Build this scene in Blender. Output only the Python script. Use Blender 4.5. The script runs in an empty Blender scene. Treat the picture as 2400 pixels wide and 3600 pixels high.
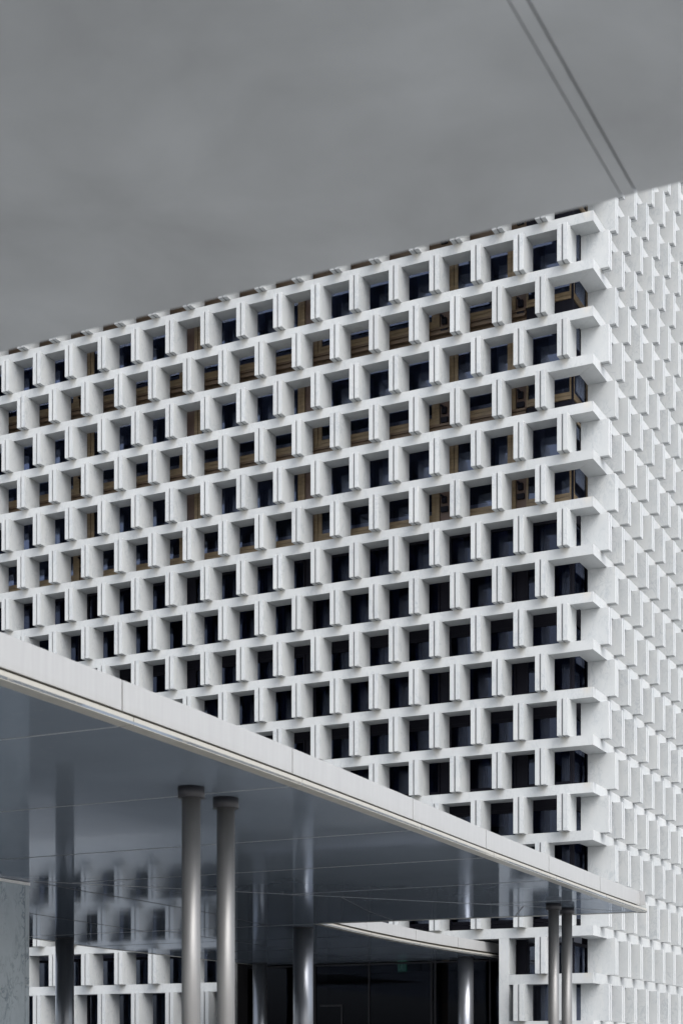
import bpy, math, random
from mathutils import Vector
random.seed(7)
scene = bpy.context.scene
col = scene.collection
R = math.radians

# ------------------------------------------------------------------ frame of reference
EYE = 1.6                       # camera height
TH = 0.4601                     # heading of the building
CX, CY = 9.2215, 57.8877        # front corner of the building (plan)
ZT = 31.263 + EYE               # top of the reference ledge
ROW = 1.75                      # ledge spacing
PIT = 1.704                     # fin spacing
BT = 0.373                      # ledge thickness
E = 0.75                        # ledge depth
G = 1.14                        # depth of the glazing line
PR = 0.33                       # projection of the fins
S0 = 0.877
ca, sa = math.cos(TH), math.sin(TH)

def world(x, y):
    return CX + x * ca + y * sa, CY - x * sa + y * ca

# ------------------------------------------------------------------ mesh helpers
class MB:
    def __init__(s):
        s.v, s.f, s.sm = [], [], []
    def box(s, x0, x1, y0, y1, z0, z1):
        b = len(s.v)
        s.v += [(x0, y0, z0), (x1, y0, z0), (x1, y1, z0), (x0, y1, z0),
                (x0, y0, z1), (x1, y0, z1), (x1, y1, z1), (x0, y1, z1)]
        for q in ((0, 3, 2, 1), (4, 5, 6, 7), (0, 1, 5, 4), (1, 2, 6, 5), (2, 3, 7, 6), (3, 0, 4, 7)):
            s.f.append([b + i for i in q]); s.sm.append(False)
        return s
    def prism(s, pts, z0, z1):
        a = sum(pts[i][0] * pts[(i + 1) % len(pts)][1] - pts[(i + 1) % len(pts)][0] * pts[i][1] for i in range(len(pts)))
        if a < 0: pts = pts[::-1]
        b, n = len(s.v), len(pts)
        s.v += [(x, y, z0) for x, y in pts] + [(x, y, z1) for x, y in pts]
        s.f.append([b + i for i in range(n)][::-1]); s.sm.append(False)
        s.f.append([b + n + i for i in range(n)]); s.sm.append(False)
        for i in range(n):
            j = (i + 1) % n
            s.f.append([b + i, b + j, b + n + j, b + n + i]); s.sm.append(False)
        return s
    def cyl(s, cx, cy, z0, z1, r, n=48, r2=None, cap=True):
        r2 = r if r2 is None else r2
        b = len(s.v)
        for z, rr in ((z0, r), (z1, r2)):
            s.v += [(cx + rr * math.cos(2 * math.pi * i / n), cy + rr * math.sin(2 * math.pi * i / n), z) for i in range(n)]
        for i in range(n):
            j = (i + 1) % n
            s.f.append([b + i, b + j, b + n + j, b + n + i]); s.sm.append(True)
        if cap:
            s.f.append([b + i for i in range(n)][::-1]); s.sm.append(False)
            s.f.append([b + n + i for i in range(n)]); s.sm.append(False)
        return s
    def ring(s, cx, cy, z0, z1, ri, ro, n=48):
        b = len(s.v)
        for rr, z in ((ro, z0), (ro, z1), (ri, z1), (ri, z0)):
            s.v += [(cx + rr * math.cos(2 * math.pi * i / n), cy + rr * math.sin(2 * math.pi * i / n), z) for i in range(n)]
        for k in range(4):
            for i in range(n):
                j = (i + 1) % n; k2 = (k + 1) % 4
                s.f.append([b + k * n + i, b + k * n + j, b + k2 * n + j, b + k2 * n + i]); s.sm.append(k in (0, 2))
        return s
    def build(s, name, m, parent=None, bevel=0.0, m2=None, last=0):
        me = bpy.data.meshes.new(name)
        me.from_pydata(s.v, [], s.f)
        me.polygons.foreach_set('use_smooth', s.sm)
        me.materials.append(m)
        if m2:
            me.materials.append(m2)
            for p in me.polygons[len(me.polygons) - 6 * last:]: p.material_index = 1
        me.update()
        o = bpy.data.objects.new(name, me)
        col.objects.link(o)
        if parent is not None: o.parent = parent
        if bevel:
            md = o.modifiers.new('edge', 'BEVEL'); md.width = bevel; md.segments = 2; md.limit_method = 'ANGLE'
            md.harden_normals = False
        return o

def thing(name, label, cat, loc=(0, 0, 0), rz=0.0, group=None):
    o = bpy.data.objects.new(name, None); col.objects.link(o)
    o.location = loc; o.rotation_euler = (0, 0, rz)
    o['label'] = label; o['category'] = cat
    if group: o['group'] = group
    return o

# ------------------------------------------------------------------ material helpers
def mat(name):
    m = bpy.data.materials.new(name); m.use_nodes = True
    nt = m.node_tree; p = nt.nodes['Principled BSDF']
    return m, nt, p
def N(nt, t, **k):
    n = nt.nodes.new(t)
    for a, v in k.items():
        if a.startswith('i_'): n.inputs[a[2:].replace('_', ' ')].default_value = v
        else: setattr(n, a, v)
    return n
def math_n(nt, op, a, b=None, c=None, clamp=False):
    n = nt.nodes.new('ShaderNodeMath'); n.operation = op; n.use_clamp = clamp
    for i, x in enumerate((a, b, c)):
        if x is None: continue
        if isinstance(x, (int, float)): n.inputs[i].default_value = x
        else: nt.links.new(x, n.inputs[i])
    return n.outputs[0]
def ramp(nt, fac, stops):
    n = nt.nodes.new('ShaderNodeValToRGB')
    cr = n.color_ramp
    while len(cr.elements) < len(stops): cr.elements.new(0.5)
    for e, (p, c) in zip(cr.elements, stops):
        e.position = p; e.color = (c, c, c, 1) if isinstance(c, (int, float)) else (*c, 1)
    nt.links.new(fac, n.inputs[0]); return n.outputs[0]
def mixc(nt, fac, a, b, blend='MIX'):
    n = nt.nodes.new('ShaderNodeMix'); n.data_type = 'RGBA'; n.blend_type = blend
    if isinstance(fac, (int, float)): n.inputs[0].default_value = fac
    else: nt.links.new(fac, n.inputs[0])
    for i, x in ((6, a), (7, b)):
        if isinstance(x, tuple): n.inputs[i].default_value = (*x, 1) if len(x) == 3 else x
        else: nt.links.new(x, n.inputs[i])
    return n.outputs[2]
def coords(nt, scale=(1, 1, 1), rot=(0, 0, 0), rnd=True, kind='Object'):
    tc = N(nt, 'ShaderNodeTexCoord')
    v = tc.outputs[kind]
    if rnd:
        oi = N(nt, 'ShaderNodeObjectInfo')
        mu = nt.nodes.new('ShaderNodeVectorMath'); mu.operation = 'MULTIPLY_ADD'
        cmb = N(nt, 'ShaderNodeCombineXYZ')
        r = oi.outputs['Random']
        nt.links.new(math_n(nt, 'MULTIPLY', r, 37.0), cmb.inputs[0])
        nt.links.new(math_n(nt, 'MULTIPLY', r, 91.0), cmb.inputs[1])
        nt.links.new(math_n(nt, 'MULTIPLY', r, 53.0), cmb.inputs[2])
        mu.operation = 'ADD'
        nt.links.new(v, mu.inputs[0]); nt.links.new(cmb.outputs[0], mu.inputs[1]); v = mu.outputs[0]
    mp = N(nt, 'ShaderNodeMapping'); mp.inputs['Rotation'].default_value = rot; mp.inputs['Scale'].default_value = scale
    nt.links.new(v, mp.inputs[0]); return mp.outputs[0]
def noise(nt, vec, scale, detail=4, rough=0.55, dist=0.0):
    n = N(nt, 'ShaderNodeTexNoise'); n.inputs['Scale'].default_value = scale
    n.inputs['Detail'].default_value = detail; n.inputs['Roughness'].default_value = rough; n.inputs['Distortion'].default_value = dist
    nt.links.new(vec, n.inputs['Vector']); return n.outputs['Fac']

def marble(name, base=(0.430, 0.446, 0.452), vein=(0.20, 0.235, 0.275), amt=0.55, stain=False, rough=0.45, scale=1.0, dirt=True):
    m, nt, p = mat(name)
    v = coords(nt, (1.0 * scale, 1.0 * scale, 0.55 * scale), (R(28), R(24), 0))
    n1 = noise(nt, v, 2.6, 8, 0.62, 1.6)
    a = math_n(nt, 'ABSOLUTE', math_n(nt, 'SUBTRACT', n1, 0.5))
    thin = ramp(nt, a, [(0.0, 1.0), (0.012, 0.55), (0.045, 0.0)])
    n2 = noise(nt, v, 1.1, 5, 0.6, 0.8)
    gate = ramp(nt, n2, [(0.42, 0.0), (0.62, 1.0)])
    vm = math_n(nt, 'MULTIPLY', thin, gate)
    n3 = noise(nt, v, 5.5, 7, 0.7, 2.2)
    a3 = math_n(nt, 'ABSOLUTE', math_n(nt, 'SUBTRACT', n3, 0.52))
    t3 = math_n(nt, 'MULTIPLY', ramp(nt, a3, [(0.0, 0.7), (0.03, 0.0)]), ramp(nt, noise(nt, v, 2.3, 3), [(0.45, 0.0), (0.7, 1.0)]))
    cl = ramp(nt, noise(nt, v, 0.9, 6, 0.65, 0.6), [(0.3, 0.0), (0.75, 0.4)])
    fac = math_n(nt, 'MULTIPLY', math_n(nt, 'ADD', math_n(nt, 'ADD', vm, math_n(nt, 'MULTIPLY', t3, 0.7)), cl, clamp=True), amt)
    c = mixc(nt, fac, base, vein)
    # every slab its own tone
    oi = N(nt, 'ShaderNodeObjectInfo')
    tone = math_n(nt, 'MULTIPLY_ADD', oi.outputs['Random'], 0.13, 0.90)
    cmb = N(nt, 'ShaderNodeCombineColor')
    for i in range(3): nt.links.new(tone, cmb.inputs[i])
    c = mixc(nt, 1.0, c, cmb.outputs[0], 'MULTIPLY')
    if stain:
        uv = N(nt, 'ShaderNodeUVMap', uv_map='st'); sp = N(nt, 'ShaderNodeSeparateXYZ'); nt.links.new(uv.outputs[0], sp.inputs[0])
        ua = N(nt, 'ShaderNodeUVMap', uv_map='amt'); sq = N(nt, 'ShaderNodeSeparateXYZ'); nt.links.new(ua.outputs[0], sq.inputs[0])
        fr = math_n(nt, 'SUBTRACT', math_n(nt, 'FRACT', math_n(nt, 'ADD', sp.outputs[0], 0.5)), 0.5)
        wv = coords(nt, (9, 9, 1.2), rnd=True); wob = math_n(nt, 'SUBTRACT', noise(nt, wv, 1.0, 4), 0.5)
        d = math_n(nt, 'ABSOLUTE', math_n(nt, 'ADD', fr, math_n(nt, 'MULTIPLY', wob, 0.10)))
        core = ramp(nt, d, [(0.0, 1.0), (0.045, 0.75), (0.12, 0.0)])
        vert = ramp(nt, sp.outputs[1], [(0.0, 0.0), (0.35, 0.35), (1.0, 1.0)])
        s_ = math_n(nt, 'MULTIPLY', math_n(nt, 'MULTIPLY', core, vert), sq.outputs[0])
        s_ = math_n(nt, 'MULTIPLY', s_, ramp(nt, noise(nt, wv, 2.0, 5), [(0.3, 0.45), (0.65, 1.0)]))
        scol = N(nt, 'ShaderNodeMix'); scol.data_type = 'RGBA'
        nt.links.new(sq.outputs[1], scol.inputs[0]); scol.inputs[6].default_value = (0.50, 0.46, 0.38, 1); scol.inputs[7].default_value = (0.16, 0.175, 0.19, 1)
        c = mixc(nt, s_, c, scol.outputs[2])
        # mould along the top arris
        tp = math_n(nt, 'MULTIPLY', ramp(nt, sp.outputs[1], [(0.86, 0.0), (1.0, 0.6)]), ramp(nt, noise(nt, coords(nt, (1.3, 1.3, 1.3)), 2.0, 5), [(0.5, 0.0), (0.7, 0.8)]))
        c = mixc(nt, math_n(nt, 'MULTIPLY', tp, 0.45), c, (0.52, 0.48, 0.38))
    if dirt:
        g = ramp(nt, noise(nt, coords(nt, (4, 4, 0.6)), 1.5, 6, 0.7), [(0.55, 0.0), (0.85, 0.30)])
        c = mixc(nt, g, c, (0.60, 0.58, 0.52))
    nt.links.new(c, p.inputs['Base Color'])
    p.inputs['Roughness'].default_value = rough
    b = N(nt, 'ShaderNodeBump'); b.inputs['Strength'].default_value = 0.12; b.inputs['Distance'].default_value = 0.01
    nt.links.new(noise(nt, coords(nt, (14, 14, 14)), 2.0, 4), b.inputs['Height']); nt.links.new(b.outputs[0], p.inputs['Normal'])
    return m

def simple(name, c, rough=0.5, metal=0.0, var=0.12, scale=3.0, ior=1.5, stretch=(1, 1, 1), bump=0.0, spec=0.5):
    m, nt, p = mat(name)
    n = noise(nt, coords(nt, stretch), scale, 5)
    f = ramp(nt, n, [(0.25, 1 - var), (0.75, 1 + var * 0.6)])
    cc = mixc(nt, 1.0, c, f, 'MULTIPLY')
    nt.links.new(cc, p.inputs['Base Color'])
    nt.links.new(math_n(nt, 'MULTIPLY_ADD', n, 0.12, rough - 0.06), p.inputs['Roughness'])
    p.inputs['Metallic'].default_value = metal; p.inputs['IOR'].default_value = ior
    p.inputs['Specular IOR Level'].default_value = spec
    if bump:
        b = N(nt, 'ShaderNodeBump'); b.inputs['Strength'].default_value = bump; b.inputs['Distance'].default_value = 0.01
        nt.links.new(n, b.inputs['Height']); nt.links.new(b.outputs[0], p.inputs['Normal'])
    return m

M = {}
M['band'] = marble('marble_ledge', stain=True, amt=0.32, dirt=False)
M['fin'] = marble('marble_fin', amt=0.50)
M['wall'] = marble('marble_blue_grey', base=(0.45, 0.51, 0.55), vein=(0.13, 0.17, 0.21), amt=0.9, rough=0.3, scale=1.1, dirt=False)
M['pillar'] = marble('marble_pillar', amt=0.35)

# satin metal ceiling sheets
def soffit_mat(name, base, rough, ior, blotch, bump=0.03, bs=0.6):
    m, nt, p = mat(name)
    v = coords(nt, (1, 1, 1), rnd=False)
    n = noise(nt, v, bs, 5, 0.5, 0.3)
    f = ramp(nt, n, [(0.3, 1 - blotch), (0.7, 1 + blotch)])
    cc = mixc(nt, 1.0, base, f, 'MULTIPLY')
    sp_ = noise(nt, coords(nt, (1, 1, 1), rnd=False), 9.0, 4)
    cc = mixc(nt, ramp(nt, sp_, [(0.62, 0.0), (0.8, 0.12)]), cc, (0.35, 0.35, 0.33))
    nt.links.new(cc, p.inputs['Base Color'])
    nt.links.new(math_n(nt, 'MULTIPLY_ADD', n, 0.10, rough - 0.05), p.inputs['Roughness'])
    p.inputs['IOR'].default_value = ior
    b = N(nt, 'ShaderNodeBump'); b.inputs['Strength'].default_value = bump; b.inputs['Distance'].default_value = 0.05
    nt.links.new(noise(nt, coords(nt, (1, 1, 1), rnd=False), 0.5, 2, 0.4), b.inputs['Height']); nt.links.new(b.outputs[0], p.inputs['Normal'])
    return m
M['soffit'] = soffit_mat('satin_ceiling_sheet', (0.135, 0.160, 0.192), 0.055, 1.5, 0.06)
def satin(m, base_ior, k, tint):
    nt = m.node_tree; p = nt.nodes['Principled BSDF']; out = [n for n in nt.nodes if n.type == 'OUTPUT_MATERIAL'][0]
    gl = N(nt, 'ShaderNodeBsdfGlossy'); gl.inputs[0].default_value = tint
    nt.links.new(p.inputs['Roughness'].links[0].from_socket, gl.inputs['Roughness'])
    nt.links.new(p.inputs['Normal'].links[0].from_socket, gl.inputs['Normal'])
    p.inputs['Specular IOR Level'].default_value = 0.0
    fr = N(nt, 'ShaderNodeFresnel'); fr.inputs[0].default_value = base_ior
    mx = N(nt, 'ShaderNodeMixShader'); nt.links.new(math_n(nt, 'MULTIPLY', fr.outputs[0], k), mx.inputs[0])
    nt.links.new(p.outputs[0], mx.inputs[1]); nt.links.new(gl.outputs[0], mx.inputs[2]); nt.links.new(mx.outputs[0], out.inputs[0])
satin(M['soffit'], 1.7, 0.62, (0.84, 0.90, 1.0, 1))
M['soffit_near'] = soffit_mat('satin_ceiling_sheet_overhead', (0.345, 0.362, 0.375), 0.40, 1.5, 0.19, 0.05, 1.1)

def fascia_mat(name, base, dirt=(0.20, 0.195, 0.165), rough=0.38):
    m, nt, p = mat(name)
    v = coords(nt, (6, 6, 0.5))
    st = ramp(nt, noise(nt, v, 2.0, 5), [(0.3, 0.94), (0.7, 1.03)])
    c = mixc(nt, 1.0, base, st, 'MULTIPLY')
    tc = N(nt, 'ShaderNodeTexCoord'); sp = N(nt, 'ShaderNodeSeparateXYZ'); nt.links.new(tc.outputs['Generated'], sp.inputs[0])
    low = ramp(nt, sp.outputs[2], [(0.0, 0.5), (0.06, 0.12), (0.3, 0.0)])
    lo = math_n(nt, 'MULTIPLY', low, ramp(nt, noise(nt, coords(nt, (3, 3, 1)), 1.5, 6), [(0.35, 0.2), (0.65, 1.0)]))
    c = mixc(nt, lo, c, dirt)
    nt.links.new(c, p.inputs['Base Color']); p.inputs['Roughness'].default_value = rough
    return m
M['fascia'] = fascia_mat('pale_fascia_sheet', (0.308, 0.313, 0.318))
M['lip'] = fascia_mat('pale_edge_trim', (0.33, 0.32, 0.29), rough=0.3)
M['white'] = simple('white_trim', (0.8, 0.8, 0.79), 0.5)
M['joint'] = simple('joint_sealant', (0.22, 0.23, 0.235), 0.6)
M['back'] = simple('recess_shade', (0.05, 0.046, 0.038), 0.9, spec=0.0)  # near-black colour stands in for shade in the canopy edge grooves
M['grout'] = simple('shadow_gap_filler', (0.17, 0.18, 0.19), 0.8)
M['seam'] = simple('seam_strip', (0.33, 0.34, 0.35), 0.35)
M['dark_gap'] = simple('dark_joint', (0.03, 0.03, 0.035), 0.7)
M['roofing'] = simple('roof_membrane', (0.22, 0.22, 0.21), 0.9)

def column_mat(name, base, metal, rough):
    m, nt, p = mat(name)
    v = coords(nt, (12, 12, 0.35))
    n = noise(nt, v, 1.5, 5)
    c = mixc(nt, 1.0, base, ramp(nt, n, [(0.25, 0.9), (0.75, 1.06)]), 'MULTIPLY')
    sp_ = ramp(nt, noise(nt, coords(nt, (3, 3, 3)), 2.5, 7, 0.75), [(0.62, 0.0), (0.72, 0.35)])
    c = mixc(nt, sp_, c, (0.20, 0.19, 0.17))
    nt.links.new(c, p.inputs['Base Color']); p.inputs['Metallic'].default_value = metal
    nt.links.new(math_n(nt, 'MULTIPLY_ADD', n, 0.1, rough - 0.05), p.inputs['Roughness'])
    return m
M['slim'] = column_mat('grey_metal_slim_column', (0.24, 0.24, 0.24), 0.65, 0.47)
M['big'] = column_mat('grey_metal_wide_column', (0.27, 0.285, 0.315), 0.8, 0.36)
M['collar'] = simple('dark_collar', (0.026, 0.026, 0.031), 0.5)

M['wood'] = simple('brown_window_timber', (0.20, 0.15, 0.09), 0.45, var=0.35, scale=2.0, stretch=(1, 1, 6))
M['wood_dark'] = simple('dark_brown_sill', (0.10, 0.066, 0.040), 0.5, var=0.4, scale=2.0, stretch=(1, 6, 6))
M['red'] = simple('reddish_post_casing', (0.10, 0.065, 0.052), 0.5, var=0.2)
M['iron'] = simple('dark_frame', (0.012, 0.012, 0.018), 0.6, spec=0.08)
M['metal'] = simple('pale_blind_rail', (0.75, 0.77, 0.80), 0.4)
M['blind'] = simple('pale_blue_blind', (0.27, 0.30, 0.37), 0.9, var=0.25, scale=1.2)
M['blind_dark'] = simple('navy_blind', (0.10, 0.13, 0.20), 0.9, var=0.3, scale=1.2)
M['blind_grey'] = simple('grey_green_blind', (0.40, 0.45, 0.45), 0.9, var=0.2)
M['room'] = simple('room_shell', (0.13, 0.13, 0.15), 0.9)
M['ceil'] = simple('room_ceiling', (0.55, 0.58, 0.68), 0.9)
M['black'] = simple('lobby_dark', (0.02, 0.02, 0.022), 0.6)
M['steel'] = simple('door_frame_steel', (0.022, 0.022, 0.026), 0.4, 0.5)

def glass_mat(name='window_glass', k=0.9, tint=(0.50, 0.52, 0.58, 1)):
    m, nt, p = mat(name)
    out = [n for n in nt.nodes if n.type == 'OUTPUT_MATERIAL'][0]
    nt.nodes.remove(p)
    tr = N(nt, 'ShaderNodeBsdfTransparent'); tr.inputs[0].default_value = tint
    gl = N(nt, 'ShaderNodeBsdfGlossy'); gl.inputs['Roughness'].default_value = 0.03; gl.inputs[0].default_value = (0.64, 0.73, 0.94, 1)
    fr = N(nt, 'ShaderNodeFresnel'); fr.inputs[0].default_value = 1.5
    mx = N(nt, 'ShaderNodeMixShader')
    nt.links.new(math_n(nt, 'MULTIPLY_ADD', fr.outputs[0], k, k * 0.08), mx.inputs[0]); nt.links.new(tr.outputs[0], mx.inputs[1]); nt.links.new(gl.outputs[0], mx.inputs[2])
    nt.links.new(mx.outputs[0], out.inputs[0])
    return m
M['glass'] = glass_mat(k=0.75)
M['glass_dark'] = glass_mat('dark_window_glass', 0.32, (0.42, 0.44, 0.52, 1))
M['lobby_glass'] = glass_mat('tinted_lobby_glass', 0.12, (0.4, 0.4, 0.43, 1))

def emis(name, c, s):
    m, nt, p = mat(name)
    p.inputs['Base Color'].default_value = (*c, 1)
    p.inputs['Emission Color'].default_value = (*c, 1); p.inputs['Emission Strength'].default_value = s
    n = noise(nt, coords(nt), 3.0, 2)
    nt.links.new(mixc(nt, 1.0, c, ramp(nt, n, [(0.3, 0.9), (0.7, 1.0)]), 'MULTIPLY'), p.inputs['Base Color'])
    return m
M['exit_green'] = emis('exit_green', (0.02, 0.24, 0.14), 0.14)
M['exit_white'] = emis('exit_pale', (0.40, 0.65, 0.55), 0.12)

# ------------------------------------------------------------------ ground
def ground():
    m, nt, p = mat('paving')
    v = coords(nt, (1, 1, 1), rnd=False)
    br = N(nt, 'ShaderNodeTexBrick'); br.inputs['Scale'].default_value = 1.0
    br.inputs['Brick Width'].default_value = 0.9; br.inputs['Row Height'].default_value = 0.9; br.offset = 0.0
    br.inputs['Mortar Size'].default_value = 0.01
    br.inputs['Color1'].default_value = (0.45, 0.45, 0.44, 1); br.inputs['Color2'].default_value = (0.41, 0.41, 0.40, 1); br.inputs['Mortar'].default_value = (0.16, 0.16, 0.155, 1)
    nt.links.new(v, br.inputs['Vector'])
    c = mixc(nt, 1.0, br.outputs['Color'], ramp(nt, noise(nt, v, 0.4, 6), [(0.3, 0.85), (0.7, 1.1)]), 'MULTIPLY')
    nt.links.new(c, p.inputs['Base Color']); p.inputs['Roughness'].default_value = 0.75
    mb = MB(); mb.v = [(-1500, -1500, 0), (1500, -1500, 0), (1500, 1500, 0), (-1500, 1500, 0)]; mb.f = [[0, 1, 2, 3]]; mb.sm = [False]
    g = mb.build('ground', m); g['kind'] = 'structure'
    g.rotation_euler = (0, 0, -TH)
ground()
cb = MB().box(-34, 9, -27, -0.3, 0.002, 0.006).build('soffit_dimming_sheet', simple('dimming_sheet_grey', (0.20, 0.21, 0.22), 0.7, var=0.2, scale=0.8))  # unseen dark ground sheet, added to dim what the canopy ceiling reflects
cb['kind'] = 'structure'; cb.location = (CX, CY, 0); cb.rotation_euler = (0, 0, -TH)

# ------------------------------------------------------------------ the building
LL, RL = 32.0, 21.5             # lengths of the two faces
K0, K1 = -6, 18
EN0, EN1 = 3.67, 15.47          # the entrance opening along the left face
B = thing('office_building', 'tall white marble office block with staggered rows of paired upright fins between ledges', 'building', (CX, CY, 0), -TH)

def zt(k): return ZT - ROW * k

def uv_band(o, k):
    me = o.data
    st = me.uv_layers.new(name='st'); am = me.uv_layers.new(name='amt')
    off = (S0 if (k - 1) % 2 == 0 else S0 + PIT / 2) + 0.198
    low = max(0.0, min(1.0, (k - 4) / 8.0))
    for p in me.polygons:
        n = p.normal
        for li in p.loop_indices:
            v = me.vertices[me.loops[li].vertex_index].co
            zz = (v.z - (zt(k) - BT)) / BT
            if abs(n.y) > 0.7:
                st.data[li].uv = ((-v.x - off) / PIT, zz); am.data[li].uv = (0.62 + 0.2 * low, 0.35 * low)
            elif abs(n.x) > 0.7:
                st.data[li].uv = ((v.y - off) / PIT, zz); am.data[li].uv = (0.35 + 0.6 * low, 0.4 + 0.6 * low)
            else:
                st.data[li].uv = (0.5, 0.5); am.data[li].uv = (0, 0)

for k in range(K0, K1 + 1):
    mb = MB(); z1 = zt(k); z0 = z1 - BT; gp = 0.003; mfar = MB()
    joints = [j * PIT * 3 + (0.55 if k % 2 else 1.40) + 5.0 for j in range(0, 6)]
    segs = [0.0] + [j for j in joints if 1 < j < LL] + [LL]
    for a, b in zip(segs[:-1], segs[1:]):
        parts = [(a, b)]
        if k >= 16:
            parts = []
            if a < EN0 - 0.4: parts.append((a, min(b, EN0 - 0.4)))
            if b > EN1 + 0.4: mfar.box(-b + gp, -max(a, EN1 + 0.4) - gp, 0, E, z0, z1)
        for (p, q) in parts:
            if p == 0.0:
                mb.prism([(-q + gp, 0), (0, 0), (-E - 0.004, E), (-q + gp, E)], z0, z1)
            else:
                mb.box(-q + gp, -p - gp, 0, E, z0, z1)
    segs = [0.0] + [j for j in joints if 1 < j < RL] + [RL]
    for a, b in zip(segs[:-1], segs[1:]):
        if a == 0.0: mb.prism([(0, 0.006), (0, b - gp), (-E, b - gp), (-E, E + 0.006)], z0, z1)
        else: mb.box(-E, 0, a + gp, b - gp, z0, z1)
    for m_ in (mb, mfar):
        if m_.v: uv_band(m_.build('marble_ledge', M['band'], B), k)

# fins: two slabs side by side, one shared mesh for each face
W1, GAPW, W2 = 0.163, 0.066, 0.167
hgt = ROW - BT
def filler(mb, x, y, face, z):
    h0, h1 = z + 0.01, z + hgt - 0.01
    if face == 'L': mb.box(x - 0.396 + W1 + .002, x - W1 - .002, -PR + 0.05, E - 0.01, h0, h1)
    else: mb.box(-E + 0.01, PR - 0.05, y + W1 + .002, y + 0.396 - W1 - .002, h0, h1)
def fin_boxes(mb, x, y, face, z):
    h0, h1 = z + 0.003, z + hgt - 0.003
    if face == 'L':                                  # x is the edge nearest the corner (negative side runs away)
        mb.box(x - W1, x, -PR, E - 0.003, h0, h1)
        mb.box(x - 0.396, x - 0.396 + W1, -PR, E - 0.003, h0, h1)
    else:
        mb.box(-E + 0.003, PR, y, y + W1, h0, h1)
        mb.box(-E + 0.003, PR, y + 0.396 - W1, y + 0.396, h0, h1)
fl = MB(); fin_boxes(fl, 0, 0, 'L', 0); filler(fl, 0, 0, 'L', 0)
fr_ = MB(); fin_boxes(fr_, 0, 0, 'R', 0); filler(fr_, 0, 0, 'R', 0)
F_PX = 5543.0
def pix(x, y, z):
    X, Y = world(x, y)
    return 1200 + F_PX * X / Y, 3732 - F_PX * (z - EYE) / Y
fins = []
for k in range(K0, K1):
    off = S0 if k % 2 == 0 else S0 + PIT / 2
    z = zt(k + 1)
    n = 0
    while off + n * PIT + 0.4 < LL:
        s = off + n * PIT; n += 1
        if k >= 15 and EN0 - 0.5 < s < EN1 + 0.42: continue
        fins.append(('L', s, z))
    n = 0
    while off + n * PIT + 0.4 < RL:
        fins.append(('R', off + n * PIT, z)); n += 1
def shown(f):
    face, s, z = f
    if face == 'L':
        x0, ya = pix(-s - 0.396, -PR, z); x1, _ = pix(-s, E, z); _, yb = pix(-s, -PR, z + hgt)
    else:
        x0, ya = pix(-E if s < 2 else PR - 0.48, s, z); x1, _ = pix(PR, s + 0.396, z); _, yb = pix(PR, s, z + hgt)
    x0, x1 = max(0, x0), min(2400, x1)
    if x1 <= x0: return 0
    xm = (x0 + x1) / 2
    top = 1229 - 0.244 * xm; bot = 2215 + 0.407 * xm
    y0, y1 = max(yb, top), min(ya, bot if xm < 2245 else 3600)
    return max(0, y1 - y0) * (x1 - x0)
fins.sort(key=shown, reverse=True)
proto = {}
for i, (face, s, z) in enumerate(fins[:100]):
    if face not in proto:
        o = (fl if face == 'L' else fr_).build('marble_fin', M['fin'], B, bevel=0.006, m2=M['grout'], last=1); proto[face] = o
    else:
        o = proto[face].copy(); col.objects.link(o); o.parent = B
    o.location = (-s, 0, z) if face == 'L' else (0, s, z)
rest = MB()
for face, s, z in fins[100:]:
    fin_boxes(rest, -s, s, face, z)
for face, s, z in fins[100:]:
    filler(rest, -s, s, face, z)
o = rest.build('marble_fins', M['fin'], B, m2=M['grout'], last=len(fins) - 100); o['kind'] = 'stuff'

# pillars that frame the entrance
zpt = zt(15) - BT - 0.003
for s in (EN0 - 0.4, EN1):
    MB().box(-s - 0.4, -s, 0.0, E, 0, zpt).build('entrance_pillar', M['pillar'], B, bevel=0.006)

# floors, room walls
fl_z = []
RAIL = {-1: 1.55, 0: 1.31, 1: 1.01, 2: 0.70}
def unit(j):
    """bottom and top of the window strip of storey j (ledges 2j .. 2j+2)"""
    if j == 7: b = zt(15) + 0.12
    elif j == 8: b = 1.0
    else: b = zt(2 * j + 2) + RAIL.get(j, 1.55 if j < -1 else 0.32) - 0.30
    return b
for j in range(-3, 9):
    zb = unit(j)
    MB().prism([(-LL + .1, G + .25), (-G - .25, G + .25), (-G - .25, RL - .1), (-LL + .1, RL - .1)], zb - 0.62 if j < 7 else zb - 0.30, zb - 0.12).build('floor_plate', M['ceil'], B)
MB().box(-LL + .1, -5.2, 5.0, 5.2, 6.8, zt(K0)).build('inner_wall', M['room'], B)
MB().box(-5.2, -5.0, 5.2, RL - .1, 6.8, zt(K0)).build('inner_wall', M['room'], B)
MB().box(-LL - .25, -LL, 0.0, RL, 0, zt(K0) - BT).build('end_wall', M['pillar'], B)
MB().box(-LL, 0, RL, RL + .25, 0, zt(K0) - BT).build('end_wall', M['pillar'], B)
MB().box(-LL - .25, 0.0, 0.0, RL + .25, zt(K0) + .004, zt(K0) + .45).build('roof', M['roofing'], B)
# plinth under the lowest ledge
pl = MB(); pl.box(-EN0 + .4, 0 - .02, 0.02, E, 0, zt(18) - BT - .003); pl.box(-LL, -EN1 - .4, 0.02, E, 0, zt(18) - BT - .003); pl.box(-E, -.02, E, RL, 0, zt(18) - BT - .003)
pl.build('plinth', M['pillar'], B)

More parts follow.
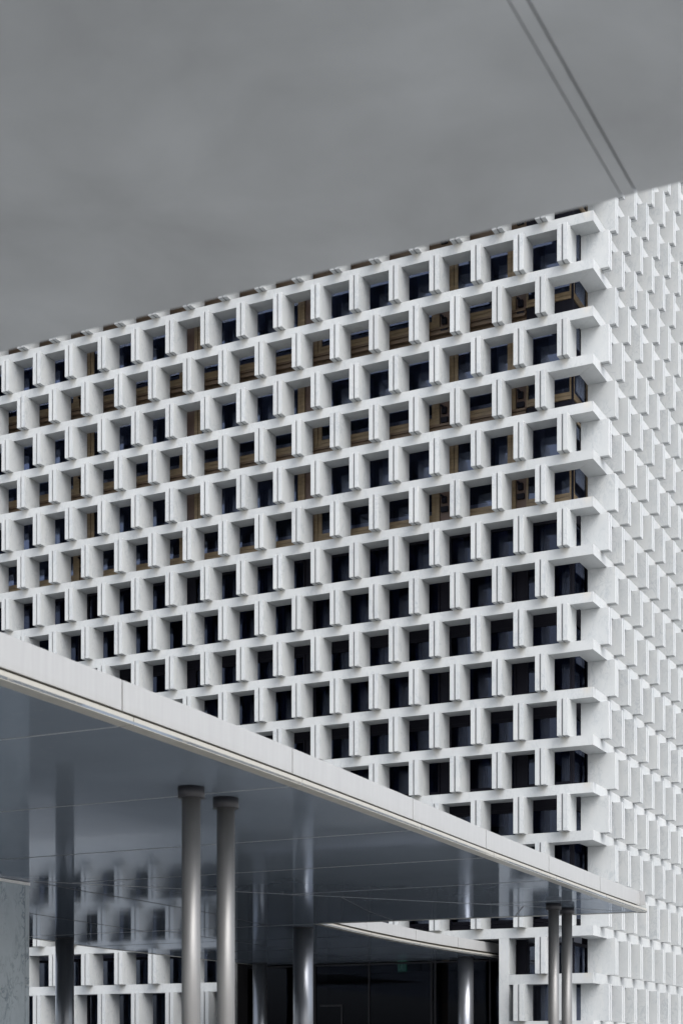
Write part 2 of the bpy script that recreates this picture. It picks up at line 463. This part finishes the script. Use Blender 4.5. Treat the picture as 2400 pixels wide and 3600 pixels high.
COLS = [3.2, 6.35, 12.3, 18.0, 23.5, 29.0]
def strip(a, b, side, y, y2, z0, z1, mb):
    """a box a..b along a face, y..y2 behind its front"""
    if side == 'L': mb.box(-b, -a, y, y2, z0, z1)
    else: mb.box(-y2, -y, a, b, z0, z1)
for side in 'LR':
    cols_ = COLS if side == 'L' else [3.2, 8.9, 14.8, 20.6]
    L_ = LL if side == 'L' else RL
    for j in range(-3, 9):
        zb = unit(j)
        ztop = (unit(j - 1) - 0.62) if j > -3 else zt(K0) - 0.1
        brown = j <= 2
        edges = [G + 0.0] + cols_
        if side == 'L' and j == 8: edges = [G, EN0 - .5, EN1 + .5, 18.0, 23.5, 29.0]
        fm = M['wood'] if brown else M['iron']
        for a, b in zip(edges[:-1], edges[1:]):
            if j == 8 and a > 3 and b < 16: continue
            corner = (a == G)
            a2 = a + (0.06 if corner else 0.22); b2 = b - 0.22
            fw = 0.155
            mb = MB(); yy = G
            # stiles (double), bottom and head rails
            w_ = fw if brown and not corner else 0.06
            for (p, q) in ((a2, a2 + w_), (b2 - w_, b2)) + (((a2 + w_ + .02, a2 + 2 * w_ + .02), (b2 - 2 * w_ - .02, b2 - w_ - .02)) if brown and not corner else ()):
                outer = p == a2 or q == b2
                strip(p, q, side, yy - (.03 if outer else 0), yy + .10, zb, ztop, mb)
            strip(a2 + w_, b2 - w_, side, yy - .012, yy + .09, zb + .02, zb + 0.145, mb)
            strip(a2 + w_, b2 - w_, side, yy + .004, yy + .085, zb + .165, zb + 0.30, mb)
            strip(a2 + w_, b2 - w_, side, yy - .012, yy + .09, ztop - .12, ztop - .003, mb)
            wn = mb.build('window', fm, B)
            g = MB(); strip(a2 + .05, b2 - .05, side, yy + .04, yy + .052, zb + .2, ztop - .05, g)
            g.build('pane', M['glass'] if brown or j >= 7 else M['glass_dark'], wn)
            # pale blind rail and blinds inside
            rnd = random.Random(hash((side, j, round(a * 10))) & 0xffff)
            if brown:
                r_ = MB(); strip(a2 + .3, b2 - .3, side, yy + .07, yy + .12, zb + .34, zb + .47, r_)
                r_.build('blind_rail', M['metal'], wn)
                r_ = MB(); x = a2 + .35
                while x < b2 - .6:
                    w = rnd.uniform(.35, .8); strip(x, min(x + w, b2 - .35), side, yy + .30, yy + .32, zb + rnd.choice((1.5, 1.7, 1.9)), ztop - .05, r_); x += w + rnd.uniform(.5, 1.1)
                if r_.v: r_.build('blind', M['blind'], wn)
            else:
                r_ = MB(); x = a2 + .2
                while x < b2 - .35:
                    w = rnd.uniform(.22, .42)
                    for q in range(5):
                        strip(x + w * q / 5, x + w * (q + 1) / 5, side, yy + .30 + .03 * (q % 2), yy + .33 + .03 * (q % 2), zb + .05, ztop - .05, r_)
                    x += w + rnd.uniform(.35, .65)
                    if j >= 7: r_.build('blind', M['blind_grey'], wn); r_ = MB()
                if r_.v: r_.build('blind', M['blind_grey'] if j >= 7 else M['blind_dark'], wn)
        # stepped sill under the strip
        sl = MB()
        if brown:
            a0 = 3.0
            dk = MB(); strip(G, 2.98, side, G + .02, G + .2, zb - .618, zb - .004, dk); dk.build('sill', M['iron'], B)
            strip(a0, L_ - .1, side, G - .10, G + .2, zb - .10, zb - .015, sl)
            strip(a0, L_ - .1, side, G - .04, G + .2, zb - .22, zb - .105, sl)
            strip(a0, L_ - .1, side, G - .16, G + .2, zb - .32, zb - .225, sl)
            strip(a0, L_ - .1, side, G + .02, G + .2, zb - .618, zb - .325, sl)
            sl.build('sill', M['wood_dark'], B)
        elif j < 7:
            strip(G, L_ - .1, side, G - .02, G + .2, zb - .62, zb - .004, sl); sl.build('sill', M['iron'], B)
        elif j == 7:
            strip(G, L_ - .1, side, G - .02, G + .2, zb - .30, zb - .004, sl); sl.build('sill', M['iron'], B)
    # post casings between the windows
    for c in cols_:
        mb = MB()
        strip(c - .20, c + .20, side, G + .03, G + .25, unit(2) - .62, zt(K0), mb)
        mb.build('post_casing', M['red'], B)
        mb = MB(); ex = 6.7 if (side == 'L' and EN0 < c < EN1) else 0.5
        strip(c - .20, c + .20, side, G + .03, G + .25, ex, unit(2) - .63, mb)
        mb.build('post_casing', M['iron'], B)
        # stays that tie the marble to the posts
        if side == 'L':
            for k in (-1, 1, 3, 5):
                mb = MB(); z = zt(k) - BT
                strip(c - .03, c + .03, side, E + .002, G - .118, z - .11, z - .05, mb)
                strip(c - .09, c + .09, side, G - .12, G + .028, z - .28, z - .04, mb)
                mb.build('bracket', M['iron'], B)
                mb = MB(); strip(c - .14, c + .14, side, G - .09, G + .028, zt(k + 1) + .75, zt(k + 1) + .95, mb)
                mb.build('hinge', M['iron'], B)
mb = MB(); mb.box(-G - .05, -G + .02, G - .02, G + .05, 0.5, zt(K0)); mb.build('corner_post', M['iron'], B)

# lobby: glazed wall set back behind the opening
LZ = 5.6
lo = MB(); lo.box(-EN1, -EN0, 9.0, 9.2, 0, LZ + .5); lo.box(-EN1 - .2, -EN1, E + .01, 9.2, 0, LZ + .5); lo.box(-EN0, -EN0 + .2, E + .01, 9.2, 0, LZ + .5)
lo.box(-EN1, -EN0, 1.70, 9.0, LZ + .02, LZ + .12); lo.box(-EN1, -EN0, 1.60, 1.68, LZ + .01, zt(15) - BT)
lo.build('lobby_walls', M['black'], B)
dr = MB()
def muls(s0, s1, z1=LZ, m=dr): m.box(-s1, -s0, 1.55, 1.68, 0, z1)
for a, b in ((12.42, 12.50), (12.25, 12.32), (7.06, 7.14), (6.90, 6.97), (9.8, 9.86), (14.6, 14.66), (4.6, 4.66)): muls(a, b)
dr.box(-12.05, -11.05, 1.56, 1.66, 3.85, 3.92); dr.box(-11.09, -11.03, 1.56, 1.66, 0, 3.85); dr.box(-EN1, -EN0, 1.56, 1.67, LZ - .10, LZ - .04)
dr.build('lobby_door_frame', M['steel'], B)
g = MB(); g.box(-EN1, -EN0, 1.60, 1.612, 0.05, LZ - .1); g.build('lobby_glazing', M['lobby_glass'], B)
MB().box(-6.72, -6.47, 1.75, 1.9, 0, LZ).build('timber_post', M['wood'], B)

def at_px(px, y):
    """local x on the plane y (behind the left face) seen at photo column px"""
    t = (px - 1200) / F_PX
    return (t * (CY + y * ca) - CX - y * sa) / (ca + t * sa)
M['back_win'] = emis('daylit_rear_window', (0.30, 0.38, 0.44), 0.16)
_xa, _xb = at_px(946, 8.9), at_px(981, 8.9)
_Y = world(_xa, 8.9)[1]
_z0, _z1 = EYE + (3732 - 3438) * _Y / F_PX, EYE + (3732 - 3402) * _Y / F_PX
MB().box(_xa, _xb, 8.93, 8.98, _z0, _z1).build('rear_window', M['back_win'], B)

# ------------------------------------------------------------------ canopies
def offset(pts, d):
    """inset an open polyline to its left by d"""
    out = []
    for i, (x, y) in enumerate(pts):
        x0, y0 = pts[max(0, i - 1)]; x1, y1 = pts[min(len(pts) - 1, i + 1)]
        dx, dy = x1 - x0, y1 - y0; l = math.hypot(dx, dy)
        out.append((x - dy / l * d, y + dx / l * d))
    return out
def quad_strip(mb, p, q, z0, z1):
    for i in range(len(p) - 1):
        mb.prism([p[i], p[i + 1], q[i + 1], q[i]], z0, z1)
def edge_run(parent, pts, z, cuts, setback=0.16, fascia=True):
    """pale trim and upright sheets along an outer edge (the canopy lies to the left of pts)"""
    for a, b in zip(cuts[:-1], cuts[1:]):
        seg = pts[a:b + 1]
        def shrink(sg, g):
            sg = [tuple(s) for s in sg]
            for e, n in ((0, 1), (-1, -2)):
                dx, dy = sg[n][0] - sg[e][0], sg[n][1] - sg[e][1]; l = math.hypot(dx, dy)
                sg[e] = (sg[e][0] + dx / l * g, sg[e][1] + dy / l * g)
            return sg
        s_ = shrink(seg, 0.012)
        m = MB(); quad_strip(m, s_, offset(s_, 0.20), z - .006, z + .088); m.build('edge_trim', M['lip'], parent)
        if fascia:
            s_ = shrink(offset(seg, setback), 0.018)
            m = MB(); quad_strip(m, s_, offset(s_, 0.03), z + .182, z + .55); m.build('fascia_panel', M['fascia'], parent)
    if fascia:
        s_ = shrink(offset(pts, setback + .035), 0.45)
        m = MB(); quad_strip(m, s_, offset(s_, 0.03), z + .04, z + .53); m.build('edge_shade_strip', M['back'], parent)  # dark strip added so panel joints and groove look shaded
def dense(pts, n=4):
    """Catmull-Rom through pts, n steps a span"""
    out = []
    P = [pts[0]] + list(pts) + [pts[-1]]
    for i in range(1, len(P) - 2):
        for t in range(n):
            t /= n
            out.append(tuple(0.5 * ((2 * P[i][c]) + (-P[i - 1][c] + P[i + 1][c]) * t + (2 * P[i - 1][c] - 5 * P[i][c] + 4 * P[i + 1][c] - P[i + 2][c]) * t * t + (-P[i - 1][c] + 3 * P[i][c] - 3 * P[i + 1][c] + P[i + 2][c]) * t ** 3) for c in (0, 1)))
    out.append(pts[-1]); return out

SZ = 5.6
K = thing('entrance_canopy', 'low flat pale-edged metal canopy on round columns, reaching to the entrance of the marble block', 'canopy', (CX, CY, 0), -TH)
front = [(7.00, -48.7), (6.98, -45.0), (6.92, -40.28), (6.80, -35.76), (6.60, -30.98), (6.41, -27.00), (6.24, -22.73), (6.09, -18.45), (6.00, -14.45)]
far = [(6.00, -14.45), (2.30, -14.75), (-0.6, -15.0), (-3.44, -15.18)]
neckr = [(-3.44, -15.18), (-3.93, -10.71), (-4.20, -6.2), (-4.21, -2.35), (-4.02, 1.55)]
neckl = [(-14.80, 1.55), (-14.93, -2.2), (-14.92, -7.47), (-14.78, -11.45), (-14.37, -14.45)]
farl = [(-14.37, -14.45), (-18.0, -14.3), (-22.0, -14.2)]
nf = 4
D = [dense(x, nf) for x in (front, far, neckr, neckl, farl)]
outline = []
for i, d in enumerate(D): outline += d if i in (0, 3) else d[1:]
outline += [(-22.0, -48.7)]
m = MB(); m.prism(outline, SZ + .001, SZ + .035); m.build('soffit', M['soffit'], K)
inner = []
for i, d in enumerate(D): inner += offset(d, 0.24)[(1 if i else 0):]
ins = [(6.7, -48.5), (5.75, -14.75), (-3.7, -15.4), (-4.25, -10.7), (-4.5, -5), (-4.4, 1.5), (-14.5, 1.5), (-14.65, -6), (-14.5, -11), (-14.0, -14.8), (-21.8, -14.6), (-21.8, -48.5)]
m = MB(); m.prism(ins, SZ + .036, SZ + .50); m.build('roof_deck', M['roofing'], K)
for i, d in enumerate(D):
    n = len(d) - 1
    edge_run(K, d, SZ, list(range(0, n + 1, nf)))
# seams of the ceiling sheets
sm = MB()
def seam(p, q, w=0.016, m=None):
    m = m or sm
    dx, dy = q[0] - p[0], q[1] - p[1]; l = math.hypot(dx, dy); nx, ny = -dy / l * w / 2, dx / l * w / 2
    m.prism([(p[0] + nx, p[1] + ny), (q[0] + nx, q[1] + ny), (q[0] - nx, q[1] - ny), (p[0] - nx, p[1] - ny)], SZ - .005, SZ + .0005)
def diag_x(y):                       # the long slanting seam from the tip to the corner of the marble wall
    return 5.9 + (-4.1 - 5.9) * (y + 14.6) / (-27.6 + 14.6)
for (x, y) in front[2:8]:
    xe = -21.9 if y < -27.7 else diag_x(y)
    sm = MB(); seam((x - .22, y), (xe + .01, y), m=sm); sm.build('seam', M['seam'], K)
for p, q, w in (((5.75, -14.75), (-4.2, -27.65), 0.022), ((-3.4, -15.25), (-14.3, -15.2), 0.03)):
    sm = MB(); seam(p, q, w, m=sm); sm.build('seam', M['seam'], K)
dsm = MB()
for pts in ([(-4.25, -27.5), (-4.42, -25.4), (-4.44, -22.5), (-4.6, -19.5), (-5.1, -15.3)], [(-8.6, -27.5), (-9.0, -21.5), (-9.5, -15.3)],
            [(0.4, -21.6), (-0.6, -17.8), (-1.1, -15.1)], [(3.6, -17.5), (2.4, -14.85)], [(-8.9, -15.2), (-9.2, -6), (-9.3, 1.5)]):
    dsm = MB()
    for a, b in zip(pts[:-1], pts[1:]): seam(a, b, 0.025, dsm)
    dsm.build('seam', M['steel'], K)
for y in (-10.7, -6.2, -2.3):
    dsm = MB(); seam((-4.4, y), (-14.7, y), 0.02, dsm); dsm.build('seam', M['steel'], K)

def column(x, y, r, kind, collar):
    m = MB(); m.cyl(x, y, 0, SZ - .002, r, 64)
    o = m.build('column', M[kind], K)
    if collar:
        m = MB(); m.ring(x, y, SZ - .16, SZ - .004, r + .001, r * 1.43, 64); m.build('collar', M['collar'], o)
    else:
        m = MB(); m.ring(x, y, SZ - .03, SZ - .003, r + .0005, r * 1.02, 64); m.build('collar', M['collar'], o)
    return o
for (x, y) in ((5.27, -36.33), (5.24, -35.29), (4.51, -17.78), (4.46, -16.57)): column(x, y, 0.137, 'slim', True)
for (x, y) in ((-4.53, -14.2), (-13.27, -14.16), (-14.07, 0.15), (-5.07, 0.13)): column(x, y, 0.30, 'big', False)

# the canopy over the camera
U = thing('overhead_canopy', 'broad grey ceiling of a near canopy filling the top of the view, out of focus', 'canopy', (CX, CY, 0), -TH)
G1, G2 = 15.365, 15.432
ye = -48.85
def sheet(a, b, y0=-56.5, y1=ye, nm='soffit'):
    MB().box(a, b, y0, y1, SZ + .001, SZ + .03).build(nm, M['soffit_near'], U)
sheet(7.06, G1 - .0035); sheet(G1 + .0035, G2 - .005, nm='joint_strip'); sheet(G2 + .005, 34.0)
MB().box(7.06, 34.0, -56.5, ye - .20, SZ + .036, SZ + .5).build('roof_deck', M['roofing'], U)
MB().box(7.06, 34.0, ye - .17, ye - .14, SZ + .12, SZ + .5).build('fascia_panel', M['fascia'], U)
MB().box(7.06, 34.0, ye - .14, ye - .05, SZ + .033, SZ + .10).build('edge_trim', M['lip'], U)
MB().box(G1 - .06, G2 + .06, -56, ye - .002, SZ + .0305, SZ + .0325).build('joint_backing', M['joint'], U)
for (x, y) in ((29.0, -51.0), (29.0, -54.2), (20.5, -55.2)):
    MB().cyl(x, y, 0, SZ, 0.16, 48).build('column', M['slim'], U)

# ------------------------------------------------------------------ marble wall under the canopy
Wt = thing('marble_wall', 'blue-grey veined marble wall under the canopy at the left edge', 'wall', (CX, CY, 0), -TH)
yw = -27.5
MB().box(-10.0, -4.44, -47.5, yw - .15, 0, SZ - .075).build('marble_face', M['wall'], Wt)
MB().box(-10.0, -4.435, yw - .142, yw, 1.6 + 1.71, SZ - .075).build('corner_slab', M['wall'], Wt)
MB().box(-10.0, -4.435, yw - .142, yw, 0, 1.6 + 1.70).build('corner_slab', M['wall'], Wt)
MB().box(-10.0, -4.42, -47.5, yw + .01, SZ - .070, SZ - .008).build('top_trim', M['white'], Wt)

# ------------------------------------------------------------------ exit sign in the lobby
def at_px(px, y):
    """local x on the plane y (behind the left face) seen at photo column px"""
    t = (px - 1200) / F_PX
    # CX + x ca + y sa = t (CY - x sa + y ca)
    return (t * (CY + y * ca) - CX - y * sa) / (ca + t * sa)
yS = 2.2
xa, xb = at_px(1397, yS), at_px(1428, yS)
_, Yd = world((xa + xb) / 2, yS)
za, zb_ = EYE + (3732 - 3416) * Yd / F_PX, EYE + (3732 - 3384) * Yd / F_PX
wx, wy = world((xa + xb) / 2, yS)
X = thing('exit_sign', 'small green emergency exit sign with running figure glowing in the dark entrance', 'sign', (wx, wy, za), -TH)
w, h = xb - xa, zb_ - za
MB().box(-w / 2, w / 2, 0, .05, 0, h).build('sign_box', M['exit_green'], X)
MB().box(w / 2 + .02, w / 2 + .55 * 1.2, 0, .05, 0, h).build('sign_side', M['iron'], X)
f = MB()
def limb(x0, z0, x1, z1, t):
    dx, dz = x1 - x0, z1 - z0; l = math.hypot(dx, dz); nx, nz = -dz / l * t / 2, dx / l * t / 2
    b = len(f.v); c = [(x0 + nx, z0 + nz), (x0 - nx, z0 - nz), (x1 - nx, z1 - nz), (x1 + nx, z1 + nz)]
    f.v += [(a * w, -.008, q * h) for a, q in c] + [(a * w, -.001, q * h) for a, q in c]
    for q in ((0, 1, 2, 3), (7, 6, 5, 4), (0, 4, 5, 1), (1, 5, 6, 2), (2, 6, 7, 3), (3, 7, 4, 0)): f.f.append([b + i for i in q]); f.sm.append(False)
limb(-.03, .74, .03, .86, .12)
limb(-.02, .70, -.05, .42, .15); limb(-.05, .44, .10, .28, .09); limb(.10, .28, .06, .08, .08)
limb(-.05, .42, -.16, .28, .09); limb(-.16, .28, -.30, .24, .08); limb(0, .66, .16, .56, .07); limb(0, .66, -.18, .56, .07)
limb(.30, .06, .30, .92, .06); limb(-.38, .06, -.38, .92, .05); limb(-.38, .92, .30, .92, .05)
f.build('pictogram', M['exit_white'], X)

# ------------------------------------------------------------------ light
wd = bpy.data.worlds.new('World'); scene.world = wd; wd.use_nodes = True
nt = wd.node_tree; bg = nt.nodes['Background']
sky = nt.nodes.new('ShaderNodeTexSky'); sky.sky_type = 'NISHITA'; sky.sun_disc = False
sky.dust_density = 4.0; sky.air_density = 1.0; sky.ozone_density = 1.5
hs = nt.nodes.new('ShaderNodeHueSaturation'); hs.inputs['Saturation'].default_value = 0.38
nt.links.new(sky.outputs[0], hs.inputs['Color']); nt.links.new(hs.outputs[0], bg.inputs[0]); bg.inputs[1].default_value = 0.15
lx, ly = 0.81, -0.585                       # where the brightest cloud stands, in building axes
dx, dy = lx * ca + ly * sa, -lx * sa + ly * ca
EL = R(48)
d = Vector((dx * math.cos(EL), dy * math.cos(EL), math.sin(EL) * math.hypot(dx, dy))).normalized()
sky.sun_elevation = EL; sky.sun_rotation = math.atan2(d.x, d.y)
sl = bpy.data.lights.new('sun', 'SUN'); sl.energy = 0.95; sl.angle = R(50); sl.color = (1, 0.98, 0.95)
so = bpy.data.objects.new('sun', sl); col.objects.link(so)
so.rotation_euler = (-d).to_track_quat('-Z', 'Y').to_euler()

# ------------------------------------------------------------------ camera
cd = bpy.data.cameras.new('camera'); cam = bpy.data.objects.new('camera', cd); col.objects.link(cam)
cam.location = (0, 0, EYE); cam.rotation_euler = (R(90), 0, 0)
cd.sensor_fit = 'VERTICAL'; cd.sensor_height = 36; cd.lens = 55.43; cd.shift_y = (3732 - 1800) / 3600
cd.clip_end = 5000
cd.dof.use_dof = True; cd.dof.focus_distance = 52; cd.dof.aperture_fstop = 2.4
scene.camera = cam

scene.render.engine = 'CYCLES'
scene.cycles.max_bounces = 10; scene.cycles.diffuse_bounces = 5; scene.cycles.glossy_bounces = 4
scene.cycles.transparent_max_bounces = 8; scene.cycles.use_denoising = True
scene.view_settings.view_transform = 'Standard'; scene.view_settings.look = 'None'
scene.view_settings.exposure = 1.05; scene.view_settings.gamma = 1
